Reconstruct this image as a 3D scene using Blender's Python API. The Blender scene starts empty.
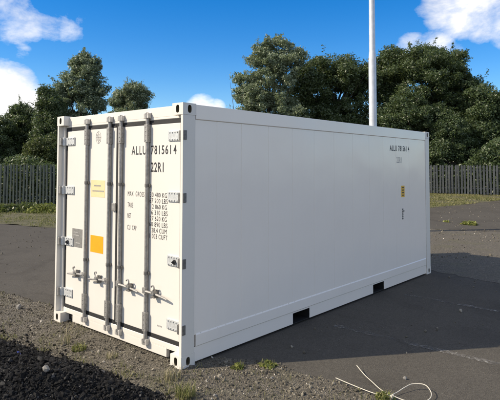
import bpy, bmesh, math, random
import numpy as np
from mathutils import Vector, Matrix

random.seed(7)
RNG = np.random.default_rng(7)
SC = bpy.context.scene
COL = SC.collection
R = math.radians

# ------------------------------------------------------------------ camera
CAM = Vector((3.8563, -3.3981, 1.9703))
YAW, PITCH, ROLL, FPX = 0.7197, 0.0453, 0.0018, 519.567
fw = Vector((-math.sin(YAW) * math.cos(PITCH), math.cos(YAW) * math.cos(PITCH), math.sin(PITCH)))
rt = Vector((math.cos(YAW), math.sin(YAW), 0))
up = rt.cross(fw)
rt, up = rt * math.cos(ROLL) + up * math.sin(ROLL), up * math.cos(ROLL) - rt * math.sin(ROLL)
cd = bpy.data.cameras.new('camera')
cam = bpy.data.objects.new('camera', cd)
COL.objects.link(cam)
cam.matrix_world = Matrix(((rt.x, up.x, -fw.x, CAM.x), (rt.y, up.y, -fw.y, CAM.y), (rt.z, up.z, -fw.z, CAM.z), (0, 0, 0, 1)))
cd.sensor_width = 36
cd.lens = FPX / 500 * 36
cd.shift_y = -58.238 / 500
cd.clip_start = 0.05
cd.clip_end = 8000
SC.camera = cam


def ray(px, py):
    """world direction of a photograph pixel (500 x 400)"""
    return fw + rt * ((px - 250) / FPX) - up * ((py - 141.762) / FPX)


def spot(px, depth):
    """ground point at that depth on the bearing of a pixel column"""
    d = ray(px, 165)
    return CAM.x + d.x * depth, CAM.y + d.y * depth


# ------------------------------------------------------------------ world, sun, exposure
LIGHT = Vector((2.1, 2.72, -2.591)).normalized()
SUN_EL = math.asin(-LIGHT.z)
SUN_ROT = math.atan2(-LIGHT.x, -LIGHT.y)
world = bpy.data.worlds.new('World')
SC.world = world
world.use_nodes = True
wn, wl = world.node_tree.nodes, world.node_tree.links
wn.clear()


def wnode(t, **kw):
    n = wn.new(t)
    for k, v in kw.items():
        setattr(n, k, v)
    return n


def wmath(op, a, b=None, c=None, clamp=False):
    n = wnode('ShaderNodeMath', operation=op, use_clamp=clamp)
    for i, v in enumerate((a, b, c)):
        if v is None:
            continue
        if isinstance(v, (int, float)):
            n.inputs[i].default_value = v
        else:
            wl.new(v, n.inputs[i])
    return n.outputs[0]


sky = wnode('ShaderNodeTexSky', sky_type='NISHITA', sun_disc=False)
sky.sun_elevation = SUN_EL
sky.sun_rotation = SUN_ROT
sky.altitude = 0
sky.air_density = 1.0
sky.dust_density = 0.05
sky.ozone_density = 4.0
hsv = wnode('ShaderNodeHueSaturation')
hsv.inputs['Hue'].default_value = .508
hsv.inputs['Saturation'].default_value = 1.42
hsv.inputs['Value'].default_value = 1.15
wl.new(sky.outputs[0], hsv.inputs['Color'])
tc = wnode('ShaderNodeTexCoord')
vdir = tc.outputs['Generated']
nz = wnode('ShaderNodeTexNoise')
nz.inputs['Scale'].default_value = 7.5
nz.inputs['Detail'].default_value = 9
nz.inputs['Roughness'].default_value = 0.62
nz.inputs['Distortion'].default_value = 0.25
mp = wnode('ShaderNodeMapping')
mp.inputs['Scale'].default_value = (1, 1, 1.7)
mp.inputs['Location'].default_value = (0.35, 0.2, 0.4)
wl.new(vdir, mp.inputs['Vector'])
wl.new(mp.outputs[0], nz.inputs['Vector'])
nbig = wnode('ShaderNodeTexNoise')
nbig.inputs['Scale'].default_value = 1.9
nbig.inputs['Detail'].default_value = 3
wl.new(mp.outputs[0], nbig.inputs['Vector'])
# cumulus clouds where the photograph has them (bearing, size), then denser unseen cloud added outside the view as neutral fill light
dens = None
for (px, py, rad, amp) in ((-26, 6, 34, .95), (6, 12, 26, .95), (30, 20, 18, .85), (52, 22, 17, .8), (70, 26, 16, .85), (60, 10, 14, .5), (-25, 112, 46, 1.1), (8, 98, 28, 1.45),
                           (28, 106, 22, 1.35), (202, 113, 17, .9), (216, 108, 9, .7), (480, -12, 38, 1.1), (446, 4, 26, .95), (440, 18, 16, .75), (462, 16, 22, .95), (486, 16, 24, 1.0), (512, 18, 26, 1.1), (545, 12, 40, 1.1),
                           (412, 48, 16, .8), (436, 52, 20, .95), (456, 62, 18, .9), (466, 78, 14, .7), (22, 49, 9, .42), (590, -50, 80, 1.0), (-120, -30, 70, .9)):
    d = ray(px, py).normalized()
    dt = wnode('ShaderNodeVectorMath', operation='DOT_PRODUCT')
    wl.new(vdir, dt.inputs[0])
    dt.inputs[1].default_value = d
    ang = math.atan(rad * 1.25 / FPX)
    cosr = math.cos(ang)
    t = wmath('MULTIPLY_ADD', dt.outputs['Value'], 1 / (1 - cosr), -cosr / (1 - cosr), clamp=True)
    t = wmath('MULTIPLY', wmath('POWER', t, 0.6), amp)
    dens = t if dens is None else wmath('MAXIMUM', dens, t)
back = wnode('ShaderNodeVectorMath', operation='DOT_PRODUCT')
wl.new(vdir, back.inputs[0])
back.inputs[1].default_value = Vector((fw.x, fw.y, 0)).normalized()
fill_cloud = wmath('MULTIPLY', wmath('MULTIPLY_ADD', nbig.outputs['Fac'], 6.0, -1.95, clamp=True), wmath('MULTIPLY_ADD', back.outputs['Value'], -2.5, 1.95, clamp=True))
dens = wmath('MAXIMUM', dens, fill_cloud)
cover = wmath('ADD', wmath('MULTIPLY', dens, 0.95), wmath('MULTIPLY_ADD', nz.outputs['Fac'], 2.2, -1.55))
cover = wmath('MULTIPLY', wmath('MULTIPLY_ADD', cover, 1.75, -0.12, clamp=True), wmath('MULTIPLY', dens, 3.0, clamp=True))
shade = wnode('ShaderNodeTexNoise')
shade.inputs['Scale'].default_value = 7
shade.inputs['Detail'].default_value = 5
wl.new(mp.outputs[0], shade.inputs['Vector'])
ccol = wnode('ShaderNodeMix', data_type='RGBA')
wl.new(wmath('MULTIPLY_ADD', shade.outputs['Fac'], 3.0, -1.0, clamp=True), ccol.inputs['Factor'])
ccol.inputs['A'].default_value = (6.9, 6.9, 7.1, 1)
ccol.inputs['B'].default_value = (9.4, 9.1, 8.7, 1)
cmix = wnode('ShaderNodeMix', data_type='RGBA')
wl.new(wmath('MULTIPLY', cover, 0.96), cmix.inputs['Factor'])
wl.new(hsv.outputs[0], cmix.inputs['A'])
wl.new(ccol.outputs['Result'], cmix.inputs['B'])
bg = wnode('ShaderNodeBackground')
bg.inputs['Strength'].default_value = 0.085
wo = wnode('ShaderNodeOutputWorld')
wl.new(cmix.outputs['Result'], bg.inputs['Color'])
wl.new(bg.outputs[0], wo.inputs['Surface'])

sd = bpy.data.lights.new('sun', 'SUN')
sd.energy = 3.55
sd.angle = R(0.53)
sd.color = (1.0, 0.875, 0.70)
sun = bpy.data.objects.new('sun', sd)
COL.objects.link(sun)
sun.location = (-20, -26, 25)
sun.rotation_euler = LIGHT.to_track_quat('-Z', 'Y').to_euler()

SC.view_settings.view_transform = 'Standard'
SC.view_settings.look = 'None'
SC.view_settings.exposure = 0.75
SC.view_settings.gamma = 1.0
SC.view_settings.use_curve_mapping = False
SC.cycles.max_bounces = 6
SC.cycles.transparent_max_bounces = 4


# ------------------------------------------------------------------ helpers: materials
class MT:
    def __init__(s, name):
        s.m = bpy.data.materials.new(name)
        s.m.use_nodes = True
        s.n, s.l = s.m.node_tree.nodes, s.m.node_tree.links
        s.b = s.n['Principled BSDF']
        s.geo = s.n.new('ShaderNodeNewGeometry')

    def set(s, **kw):
        for k, v in kw.items():
            k = k.replace('_', ' ')
            if isinstance(v, bpy.types.NodeSocket):
                s.l.new(v, s.b.inputs[k])
            else:
                s.b.inputs[k].default_value = (*v, 1) if isinstance(v, tuple) and len(v) == 3 else v
        return s

    def noise(s, scale, detail=4, rough=.55, vec=None, dist=0, out='Fac', stretch=None):
        n = s.n.new('ShaderNodeTexNoise')
        n.inputs['Scale'].default_value = scale
        n.inputs['Detail'].default_value = detail
        n.inputs['Roughness'].default_value = rough
        n.inputs['Distortion'].default_value = dist
        v = vec or s.geo.outputs['Position']
        if stretch:
            mpn = s.n.new('ShaderNodeMapping')
            mpn.inputs['Scale'].default_value = stretch
            s.l.new(v, mpn.inputs['Vector'])
            v = mpn.outputs[0]
        s.l.new(v, n.inputs['Vector'])
        return n.outputs[out]

    def voro(s, scale, out='Distance', feature='F1'):
        n = s.n.new('ShaderNodeTexVoronoi')
        n.feature = feature
        n.inputs['Scale'].default_value = scale
        s.l.new(s.geo.outputs['Position'], n.inputs['Vector'])
        return n.outputs[out]

    def ramp(s, fac, stops, interp='LINEAR'):
        n = s.n.new('ShaderNodeValToRGB')
        n.color_ramp.interpolation = interp
        el = n.color_ramp.elements
        while len(el) < len(stops):
            el.new(0.5)
        for e, (p, c) in zip(el, stops):
            e.position = p
            e.color = (*c, 1) if isinstance(c, tuple) else (c, c, c, 1)
        s.l.new(fac, n.inputs[0])
        return n.outputs[0]

    def mix(s, fac, a, b, blend='MIX'):
        n = s.n.new('ShaderNodeMix')
        n.data_type = 'RGBA'
        n.blend_type = blend
        for nm, v in (('Factor', fac), ('A', a), ('B', b)):
            if isinstance(v, bpy.types.NodeSocket):
                s.l.new(v, n.inputs[nm])
            else:
                n.inputs[nm].default_value = (*v, 1) if isinstance(v, tuple) else v
        return n.outputs['Result']

    def math(s, op, a, b=None, clamp=False):
        n = s.n.new('ShaderNodeMath')
        n.operation = op
        n.use_clamp = clamp
        for i, v in enumerate((a, b)):
            if v is None:
                continue
            if isinstance(v, bpy.types.NodeSocket):
                s.l.new(v, n.inputs[i])
            else:
                n.inputs[i].default_value = v
        return n.outputs[0]

    def bump(s, h, strength, dist):
        n = s.n.new('ShaderNodeBump')
        n.inputs['Strength'].default_value = strength
        n.inputs['Distance'].default_value = dist
        s.l.new(h, n.inputs['Height'])
        s.l.new(n.outputs[0], s.b.inputs['Normal'])
        return s


M = {}


def paint(name, col, rough=.38, dirt=(.45, .42, .36), amount=.25, wave=.0):
    t = MT(name)
    n1 = t.noise(1.6, 5, .6)
    n2 = t.noise(9, 6, .7, stretch=(1, 1, .16))
    d = t.math('MULTIPLY', t.ramp(n1, [(.30, 0.), (.85, 1.)]), t.ramp(n2, [(.30, 0.), (.85, 1.)]))
    c = t.mix(t.math('MULTIPLY', d, amount), col, dirt)
    sp = t.ramp(t.noise(60, 2, .5), [(.70, 0.), (.78, 1.)])
    c = t.mix(t.math('MULTIPLY', sp, amount * .5), c, dirt)
    t.set(Base_Color=c, Roughness=t.ramp(n1, [(.3, rough - .01), (.8, rough + .02)]))
    if wave:
        h = t.math('ADD', t.noise(1.1, 2, .5), t.math('MULTIPLY', t.noise(300, 2, .5), .004))
        t.bump(h, .5, wave)
    M[name] = t.m
    return t


paint('white_paint', (.86, .80, .715), .22, amount=.10, wave=.03)
paint('door_paint', (.71, .68, .62), .36, amount=.16, wave=.006)
paint('frame_paint', (.72, .685, .615), .42, amount=.30)
paint('casting_paint', (.74, .71, .64), .5, dirt=(.30, .24, .17), amount=.5)


def plain(name, col, rough=.5, metal=0., var=.25, scale=20, bumpd=0):
    t = MT(name)
    n = t.noise(scale, 5, .65)
    c0 = tuple(v * (1 - var) for v in col)
    c1 = tuple(min(1, v * (1 + var)) for v in col)
    t.set(Base_Color=t.ramp(n, [(.3, c0), (.7, c1)]), Roughness=rough, Metallic=metal)
    if bumpd:
        t.bump(n, .6, bumpd)
    M[name] = t.m
    return t


plain('galvanised', (.32, .31, .29), .5, .45, .28, 30)
plain('galvanised_dark', (.17, .162, .15), .55, .4, .3, 40)
plain('keeper_metal', (.52, .50, .46), .5, .2, .25, 40)
plain('hinge_metal', (.56, .57, .56), .45, .25, .2, 50)
plain('pole_metal', (.60, .62, .64), .45, .35, .12, 6)
plain('rubber', (.018, .018, .018), .75, 0, .3, 30)
plain('black_steel', (.012, .012, .012), .7, 0, .3, 10)
plain('ink', (.022, .022, .024), .55, 0, .2, 30)
plain('grey_ink', (.33, .32, .30), .55, 0, .2, 60)
plain('orange_sheet', (.86, .36, .008), .45, 0, .06, 8)
plain('cream_sheet', (.72, .60, .33), .5, 0, .06, 20)
plain('yellow_sheet', (.72, .42, .02), .5, 0, .08, 20)
plain('plate_metal', (.30, .29, .27), .45, .4, .2, 25)
plain('strap_plastic', (.60, .56, .46), .45, 0, .12, 30)
plain('blue_plastic', (.03, .06, .35), .4, 0, .2, 30)
plain('bark', (.075, .062, .048), .9, 0, .4, 9, .02)
plain('fence_green', (.038, .052, .047), .55, .15, .35, 7)
plain('fence_grey', (.050, .057, .062), .6, .2, .35, 7)
plain('hole_shade', (.13, .115, .075), .8, 0, .4, 30)  # shade inside the casting holes, put into the colour
plain('underside', (.05, .05, .05), .8, 0, .3, 8)


def leafmat(name, dark, mid, light, rough=.45):
    t = MT(name)
    rnd = t.geo.outputs['Random Per Island']
    cl = t.noise(.55, 3, .6)
    f = t.math('ADD', t.math('MULTIPLY', rnd, .55), t.math('MULTIPLY', cl, .5))
    c = t.ramp(f, [(.2, dark), (.5, mid), (.85, light)])
    t.set(Base_Color=c, Roughness=rough)
    t.b.inputs['Specular IOR Level'].default_value = .5
    tr = t.n.new('ShaderNodeBsdfTranslucent')
    t.l.new(t.mix(.5, c, (.16, .22, .05), 'MIX'), tr.inputs['Color'])
    mx = t.n.new('ShaderNodeMixShader')
    mx.inputs[0].default_value = .36
    t.l.new(t.b.outputs[0], mx.inputs[1])
    t.l.new(tr.outputs[0], mx.inputs[2])
    t.l.new(mx.outputs[0], t.n['Material Output'].inputs['Surface'])
    M[name] = t.m


leafmat('leaf_dark', (.036, .062, .022), (.068, .104, .042), (.14, .18, .085))
leafmat('leaf_oak', (.036, .060, .020), (.068, .100, .037), (.135, .17, .078))
leafmat('leaf_grey', (.12, .16, .09), (.22, .27, .16), (.36, .40, .27))
leafmat('leaf_poplar', (.10, .138, .084), (.18, .23, .14), (.29, .34, .22))
leafmat('leaf_olive', (.045, .060, .018), (.080, .100, .030), (.13, .15, .05))
leafmat('weed', (.09, .11, .02), (.19, .21, .045), (.34, .34, .10), .6)
leafmat('grass_mix', (.09, .10, .03), (.19, .185, .065), (.34, .30, .15), .7)
leafmat('dry_grass', (.10, .12, .03), (.21, .20, .075), (.36, .32, .17), .8)
leafmat('straw', (.20, .17, .10), (.33, .28, .18), (.48, .42, .30), .8)

# ground
t = MT('asphalt')
big = t.noise(.22, 4, .6)
med = t.noise(1.7, 5, .6)
fine = t.noise(160, 3, .6)
agg = t.voro(95, 'Color')
c = t.ramp(big, [(.3, (.079, .073, .062)), (.7, (.101, .093, .079))])
c = t.mix(t.math('MULTIPLY', t.ramp(med, [(.45, 0.), (.72, 1.)]), .4), c, (.108, .099, .083))
c = t.mix(.45, c, t.ramp(agg, [(.0, (.022, .020, .017)), (.5, (.076, .070, .059)), (.92, (.118, .108, .091)), (1., (.30, .27, .23))]), 'MIX')
st = t.ramp(t.noise(.75, 6, .7, dist=.6), [(.50, 0.), (.64, 1.)])
c = t.mix(t.math('MULTIPLY', st, .42), c, (.050, .045, .038))
vd = t.n.new('ShaderNodeTexVoronoi')
vd.feature = 'DISTANCE_TO_EDGE'
vd.inputs['Scale'].default_value = .55
wv = t.n.new('ShaderNodeVectorMath')
wv.operation = 'MULTIPLY_ADD'
t.l.new(t.noise(1.6, 6, .7, out='Color'), wv.inputs[0])
wv.inputs[1].default_value = (1.1, 1.1, 0)
t.l.new(t.geo.outputs['Position'], wv.inputs[2])
t.l.new(wv.outputs[0], vd.inputs['Vector'])
ck = t.math('MULTIPLY', t.ramp(vd.outputs['Distance'], [(.0, 1.), (.006, 1.), (.012, 0.)]), t.ramp(t.noise(.5, 3, .5), [(.46, 0.), (.58, .3)]))
c = t.mix(ck, c, (.025, .022, .018))
cr = t.ramp(t.noise(5.5, 7, .72), [(.62, 0.), (.72, 1.)])
c = t.mix(t.math('MULTIPLY', cr, .35), c, (.15, .135, .11))
t.set(Base_Color=c, Roughness=.92)
t.b.inputs['Specular IOR Level'].default_value = .12
t.bump(t.math('ADD', t.math('MULTIPLY', fine, .5), t.math('MULTIPLY', t.voro(95), .8)), .55, .008)
M['asphalt'] = t.m

t = MT('gravel_dirt')
agg = t.voro(70, 'Color')
agg2 = t.voro(28, 'Color')
c = t.ramp(agg, [(.0, (.036, .032, .023)), (.45, (.100, .087, .062)), (.85, (.165, .144, .106)), (1., (.36, .325, .26))])
c = t.mix(.35, c, t.ramp(agg2, [(.1, (.05, .045, .036)), (.9, (.16, .14, .11))]))
mo = t.ramp(t.noise(1.3, 5, .65), [(.52, 0.), (.72, 1.)])
c = t.mix(t.math('MULTIPLY', mo, .5), c, (.10, .098, .038))
t.set(Base_Color=c, Roughness=.95)
t.bump(t.math('ADD', t.voro(70), t.math('MULTIPLY', t.noise(14, 6, .7), 1.2)), .9, .014)
M['gravel_dirt'] = t.m

t = MT('earth')
c = t.ramp(t.noise(2.2, 6, .65), [(.3, (.055, .056, .022)), (.55, (.10, .092, .045)), (.8, (.16, .135, .085))])
t.set(Base_Color=c, Roughness=.95)
t.bump(t.noise(25, 5, .7), .8, .03)
M['earth'] = t.m

t = MT('planings')
rnd = t.geo.outputs['Random Per Island']
c = t.ramp(rnd, [(.0, (.004, .004, .004)), (.6, (.009, .0085, .008)), (.90, (.024, .023, .022)), (.985, (.09, .087, .08)), (1., (.22, .21, .20))])
c = t.mix(.4, c, t.ramp(t.voro(90, 'Color'), [(.2, .003), (.88, .016), (1., .09)]))
t.set(Base_Color=c, Roughness=.8)
t.b.inputs['Specular IOR Level'].default_value = .2
t.bump(t.noise(120, 4, .7), .7, .006)
M['planings'] = t.m

t = MT('pebble')
rnd = t.geo.outputs['Random Per Island']
c = t.ramp(rnd, [(.0, (.04, .036, .027)), (.4, (.095, .083, .060)), (.75, (.15, .132, .097)), (.95, (.24, .215, .165)), (1., (.48, .44, .37))])
t.set(Base_Color=c, Roughness=.9)
M['pebble'] = t.m

t = MT('worn_line')
f = t.math('MULTIPLY', t.ramp(t.noise(24, 8, .8), [(.40, 0.), (.66, 1.)]), t.ramp(t.noise(2.6, 3, .6), [(.36, 0.), (.60, 1.)]))
c = t.mix(t.math('MULTIPLY', f, .9), (.075, .071, .066), (.40, .38, .34))
t.set(Base_Color=c, Roughness=.85)
t.bump(t.voro(95), .5, .006)
tp = t.n.new('ShaderNodeBsdfTransparent')
mx = t.n.new('ShaderNodeMixShader')
t.l.new(t.math('MULTIPLY', f, 1.0, True), mx.inputs[0])
t.l.new(tp.outputs[0], mx.inputs[1])
t.l.new(t.b.outputs[0], mx.inputs[2])
t.l.new(mx.outputs[0], t.n['Material Output'].inputs['Surface'])
M['worn_line'] = t.m

# ------------------------------------------------------------------ helpers: meshes and objects
ORIG = {}


class MB:
    def __init__(s):
        s.v, s.f = [], []

    def add(s, vs, fs):
        k = len(s.v)
        s.v += [tuple(v) for v in vs]
        s.f += [tuple(i + k for i in f) for f in fs]
        return s

    def box(s, x0, x1, y0, y1, z0, z1):
        return s.add([(x0, y0, z0), (x1, y0, z0), (x1, y1, z0), (x0, y1, z0), (x0, y0, z1), (x1, y0, z1), (x1, y1, z1), (x0, y1, z1)],
                     [(3, 2, 1, 0), (4, 5, 6, 7), (0, 1, 5, 4), (1, 2, 6, 5), (2, 3, 7, 6), (3, 0, 4, 7)])

    def prism(s, poly, axis, a, b):
        """extrude a 2-D polygon along an axis: 0 -> poly is (y,z), 1 -> (x,z), 2 -> (x,y)"""
        n = len(poly)

        def mk(p, q):
            return (q, p[0], p[1]) if axis == 0 else (p[0], q, p[1]) if axis == 1 else (p[0], p[1], q)
        return s.add([mk(p, a) for p in poly] + [mk(p, b) for p in poly],
                     [tuple(range(n)), tuple(range(2 * n - 1, n - 1, -1))] + [(i, i + n, (i + 1) % n + n, (i + 1) % n) for i in range(n)])

    def tube(s, pts, r, n=10, cap=True):
        pts = [Vector(p) for p in pts]
        rs = r if isinstance(r, (list, tuple)) else [r] * len(pts)
        k = len(s.v)
        prev = None
        for i, p in enumerate(pts):
            d = (pts[min(i + 1, len(pts) - 1)] - pts[max(i - 1, 0)]).normalized()
            if prev is None:
                a = d.orthogonal().normalized()
            else:
                a = (prev - d * prev.dot(d)).normalized()
            prev = a
            b = d.cross(a)
            for j in range(n):
                w = 2 * math.pi * j / n
                s.v.append(tuple(p + (a * math.cos(w) + b * math.sin(w)) * rs[i]))
        for i in range(len(pts) - 1):
            for j in range(n):
                s.f.append((k + i * n + j, k + i * n + (j + 1) % n, k + (i + 1) * n + (j + 1) % n, k + (i + 1) * n + j))
        if cap:
            s.f.append(tuple(k + j for j in range(n - 1, -1, -1)))
            s.f.append(tuple(k + (len(pts) - 1) * n + j for j in range(n)))
        return s

    def mesh(s, name, mat, origin, bevel=0, smooth=False, seg=2):
        me = bpy.data.meshes.new(name)
        o = Vector(origin)
        me.from_pydata([tuple(Vector(v) - o) for v in s.v], [], s.f)
        bm = bmesh.new()
        bm.from_mesh(me)
        bmesh.ops.recalc_face_normals(bm, faces=bm.faces)
        if bevel:
            ed = [e for e in bm.edges if len(e.link_faces) == 2 and e.calc_face_angle(0) > .5]
            bmesh.ops.bevel(bm, geom=ed, offset=bevel, segments=seg, affect='EDGES', profile=.6, clamp_overlap=True)
        if smooth:
            for f in bm.faces:
                f.smooth = True
            for e in bm.edges:
                if len(e.link_faces) == 2 and e.calc_face_angle(0) > .7:
                    e.smooth = False
        bm.to_mesh(me)
        bm.free()
        me.materials.append(M[mat])
        return me

    def build(s, name, mat, parent=None, bevel=0, smooth=False, origin=None, seg=2):
        if origin is None:
            a = np.array(s.v)
            origin = Vector((a.min(0) + a.max(0)) / 2)
        me = s.mesh(name, mat, origin, bevel, smooth, seg)
        return link(name, me, origin, parent)


def link(name, me, origin, parent=None):
    o = bpy.data.objects.new(name, me)
    COL.objects.link(o)
    origin = Vector(origin)
    o.parent = parent
    o.location = origin - (ORIG[parent.name] if parent else Vector())
    ORIG[o.name] = origin
    return o


def tag(o, label=None, cat=None, group=None, kind=None):
    for k, v in (('label', label), ('category', cat), ('group', group), ('kind', kind)):
        if v:
            o[k] = v
    return o


def empty(name, loc):
    return link(name, None, loc)


def npmesh(name, verts, faces, mat, smooth=False):
    """verts (n,3), faces (m,k): fast mesh from arrays"""
    me = bpy.data.meshes.new(name)
    nv, (nf, k) = len(verts), faces.shape
    me.vertices.add(nv)
    me.vertices.foreach_set('co', np.ascontiguousarray(verts, dtype=np.float32).ravel())
    me.loops.add(nf * k)
    me.loops.foreach_set('vertex_index', np.ascontiguousarray(faces, dtype=np.int32).ravel())
    me.polygons.add(nf)
    me.polygons.foreach_set('loop_start', np.arange(0, nf * k, k, dtype=np.int32))
    me.polygons.foreach_set('loop_total', np.full(nf, k, dtype=np.int32))
    me.polygons.foreach_set('use_smooth', np.full(nf, smooth, dtype=bool))
    me.update(calc_edges=True)
    me.validate()
    me.materials.append(M[mat])
    return me


def rotmats(n):
    q = RNG.normal(size=(n, 4))
    q /= np.linalg.norm(q, axis=1, keepdims=True)
    w, x, y, z = q.T
    return np.stack([np.stack([1 - 2 * (y * y + z * z), 2 * (x * y - z * w), 2 * (x * z + y * w)], 1),
                     np.stack([2 * (x * y + z * w), 1 - 2 * (x * x + z * z), 2 * (y * z - x * w)], 1),
                     np.stack([2 * (x * z - y * w), 2 * (y * z + x * w), 1 - 2 * (x * x + y * y)], 1)], 1)


def ico():
    b = bmesh.new()
    bmesh.ops.create_icosphere(b, subdivisions=1, radius=1)
    v = np.array([x.co[:] for x in b.verts])
    f = np.array([[q.index for q in x.verts] for x in b.faces])
    b.free()
    return v, f


ICO_V, ICO_F = ico()


def rocks(centres, sizes, flat=.65, jag=.22):
    n = len(centres)
    base = ICO_V[None] * (1 + RNG.normal(0, jag, (n, len(ICO_V), 1)))
    sc = np.stack([RNG.uniform(.7, 1.25, n), RNG.uniform(.7, 1.25, n), RNG.uniform(flat, 1.0, n)], 1)
    v = np.einsum('nij,nkj->nki', rotmats(n), base * sc[:, None]) * sizes[:, None, None] + centres[:, None]
    f = (ICO_F[None] + (np.arange(n) * len(ICO_V))[:, None, None]).reshape(-1, 3)
    return v.reshape(-1, 3), f


def leaves(pts, size, normals=None, elong=1.5, jit=.9):
    """one four-cornered leaf spray at every point"""
    n = len(pts)
    nr = RNG.normal(size=(n, 3)) * jit
    if normals is not None:
        nr = nr + normals
    nr /= np.linalg.norm(nr, axis=1, keepdims=True) + 1e-9
    a = np.cross(nr, RNG.normal(size=(n, 3)))
    a /= np.linalg.norm(a, axis=1, keepdims=True) + 1e-9
    b = np.cross(nr, a)
    s = (size * RNG.uniform(.6, 1.35, n))[:, None]
    L, W2 = a * s * elong * .5, b * s * .5
    v = np.stack([pts - L * .8 + W2, pts + L * 1.2 + nr * s * .1, pts - L * .8 - W2 + nr * s * .15], 1).reshape(-1, 3)
    return v, np.arange(n * 3).reshape(n, 3)


def in_poly(P, poly):
    x, y = P[:, 0], P[:, 1]
    c = np.zeros(len(P), bool)
    n = len(poly)
    for i in range(n):
        (x0, y0), (x1, y1) = poly[i], poly[i - 1]
        if y0 == y1:
            continue
        c ^= ((y0 > y) != (y1 > y)) & (x < (x1 - x0) * (y - y0) / (y1 - y0) + x0)
    return c


def wavy(poly, step, amp):
    """subdivide a closed outline and roughen it"""
    out = []
    for i in range(len(poly)):
        a, b = Vector(poly[i]), Vector(poly[(i + 1) % len(poly)])
        k = max(1, int((b - a).length / step))
        nrm = Vector((-(b - a).y, (b - a).x)).normalized()
        for j in range(k):
            out.append(tuple(a.lerp(b, j / k) + nrm * random.gauss(0, amp) * (1 if j else .4)))
    return out


def sheet(name, poly, z, mat):
    b = bmesh.new()
    f = b.faces.new([b.verts.new((x, y, z)) for x, y in poly])
    bmesh.ops.triangulate(b, faces=[f])
    bmesh.ops.recalc_face_normals(b, faces=b.faces)
    if b.faces and sum(q.normal.z for q in b.faces) < 0:
        bmesh.ops.reverse_faces(b, faces=b.faces)
    me = bpy.data.meshes.new(name)
    b.to_mesh(me)
    b.free()
    me.materials.append(M[mat])
    return link(name, me, (0, 0, 0))


# ------------------------------------------------------------------ the setting
g = sheet('ground', [(3000 * math.cos(a), 3000 * math.sin(a)) for a in np.linspace(0, 2 * math.pi, 49)[:-1]], -.012, 'earth')
tag(g, kind='structure')
yard = sheet('asphalt_yard', [(-60, -40), (60, -40), (60, 48), (6, 37.5), (-19, 32), (-30, 20), (-60, 0)], -.004, 'asphalt')
tag(yard, kind='structure')
GRAVEL = [(-14, .1), (-9, .42), (-5.5, .12), (-4.4, .16), (-3.0, .33), (-1.5, .42), (0, .45), (.3, .62), (.55, .76), (.95, .70), (1.3, .74), (1.86, .70), (2.3, .52), (3.2, .35),
          (5.5, -.2), (8, -2), (8, -7), (-14, -7)]
gr = sheet('gravel_strip', wavy(GRAVEL, .12, .035), .0, 'gravel_dirt')
tag(gr, kind='structure')
VERGE_L = [(-40, -5), (-20, 2.35), (-14.3, 4.25), (-11.4, 4.85), (-9.6, 6.4), (-10, 11), (-9.5, 14), (-17.0, 10.9), (-40, 1.6)]
VERGE_R = [(-17, 17.2), (-9, 17.6), (-5.9, 20.4), (-5.3, 24.5), (-5.0, 28.5), (-2, 32.2), (6, 36.0), (12, 37.5), (12, 38.4), (6, 37.2), (-19, 31.7)]
for poly in (VERGE_L, VERGE_R):
    tag(sheet('grass_verge', wavy(poly, .3, .10), .0, 'earth'), kind='structure')


tag(sheet('gravel_patch', wavy([(-6, 7.2), (-1.5, 6.5), (.2, 6.2), (2.5, 5.7), (7, 5.2), (9, 13), (2, 13.6), (-.9, 13.2), (-5.5, 11.6)], .15, .06), -.001, 'gravel_dirt'), kind='structure')


def scatter(poly, n):
    p = np.array(poly)
    out = np.zeros((0, 2))
    while len(out) < n:
        q = RNG.uniform(p.min(0), p.max(0), (n * 2, 2))
        out = np.concatenate([out, q[in_poly(q, poly)]])
    return out[:n]


def blades(pts, h, w, lean=.5):
    """narrow bent grass blades: two quads each"""
    n = len(pts)
    a = RNG.uniform(0, 2 * math.pi, n)
    side = np.stack([np.cos(a), np.sin(a), 0 * a], 1)
    out = np.stack([-np.sin(a), np.cos(a), 0 * a], 1) * RNG.normal(0, lean, (n, 1))
    hh = (h * RNG.uniform(.45, 1.3, n))[:, None]
    upv = np.array([[0, 0, 1.]])
    p1 = pts + (upv * .6 + out * .35) * hh
    p2 = pts + (upv * .95 + out * 1.1) * hh
    ww = side * (w * RNG.uniform(.6, 1.3, n))[:, None]
    v = np.stack([pts - ww, pts + ww, p1 + ww * .8, p1 - ww * .8, p2 + ww * .2, p2 - ww * .2], 1).reshape(-1, 3)
    f = (np.array([[0, 1, 2, 3], [3, 2, 4, 5]])[None] + (np.arange(n) * 6)[:, None, None]).reshape(-1, 4)
    return v, f


def patchy(q, s, lo):
    """keep points in clumps"""
    ph = RNG.uniform(0, 6, 6)
    v = np.sin(q[:, 0] * 1.3 * s + ph[0]) * np.sin(q[:, 1] * 1.7 * s + ph[1]) + .7 * np.sin(q[:, 0] * 3.1 * s + ph[2] + q[:, 1] * 2.3 * s) + .5 * np.sin(q[:, 1] * 5.3 * s + ph[3] - q[:, 0] * 4.1 * s)
    return q[v + RNG.normal(0, .5, len(q)) > lo]


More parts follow.
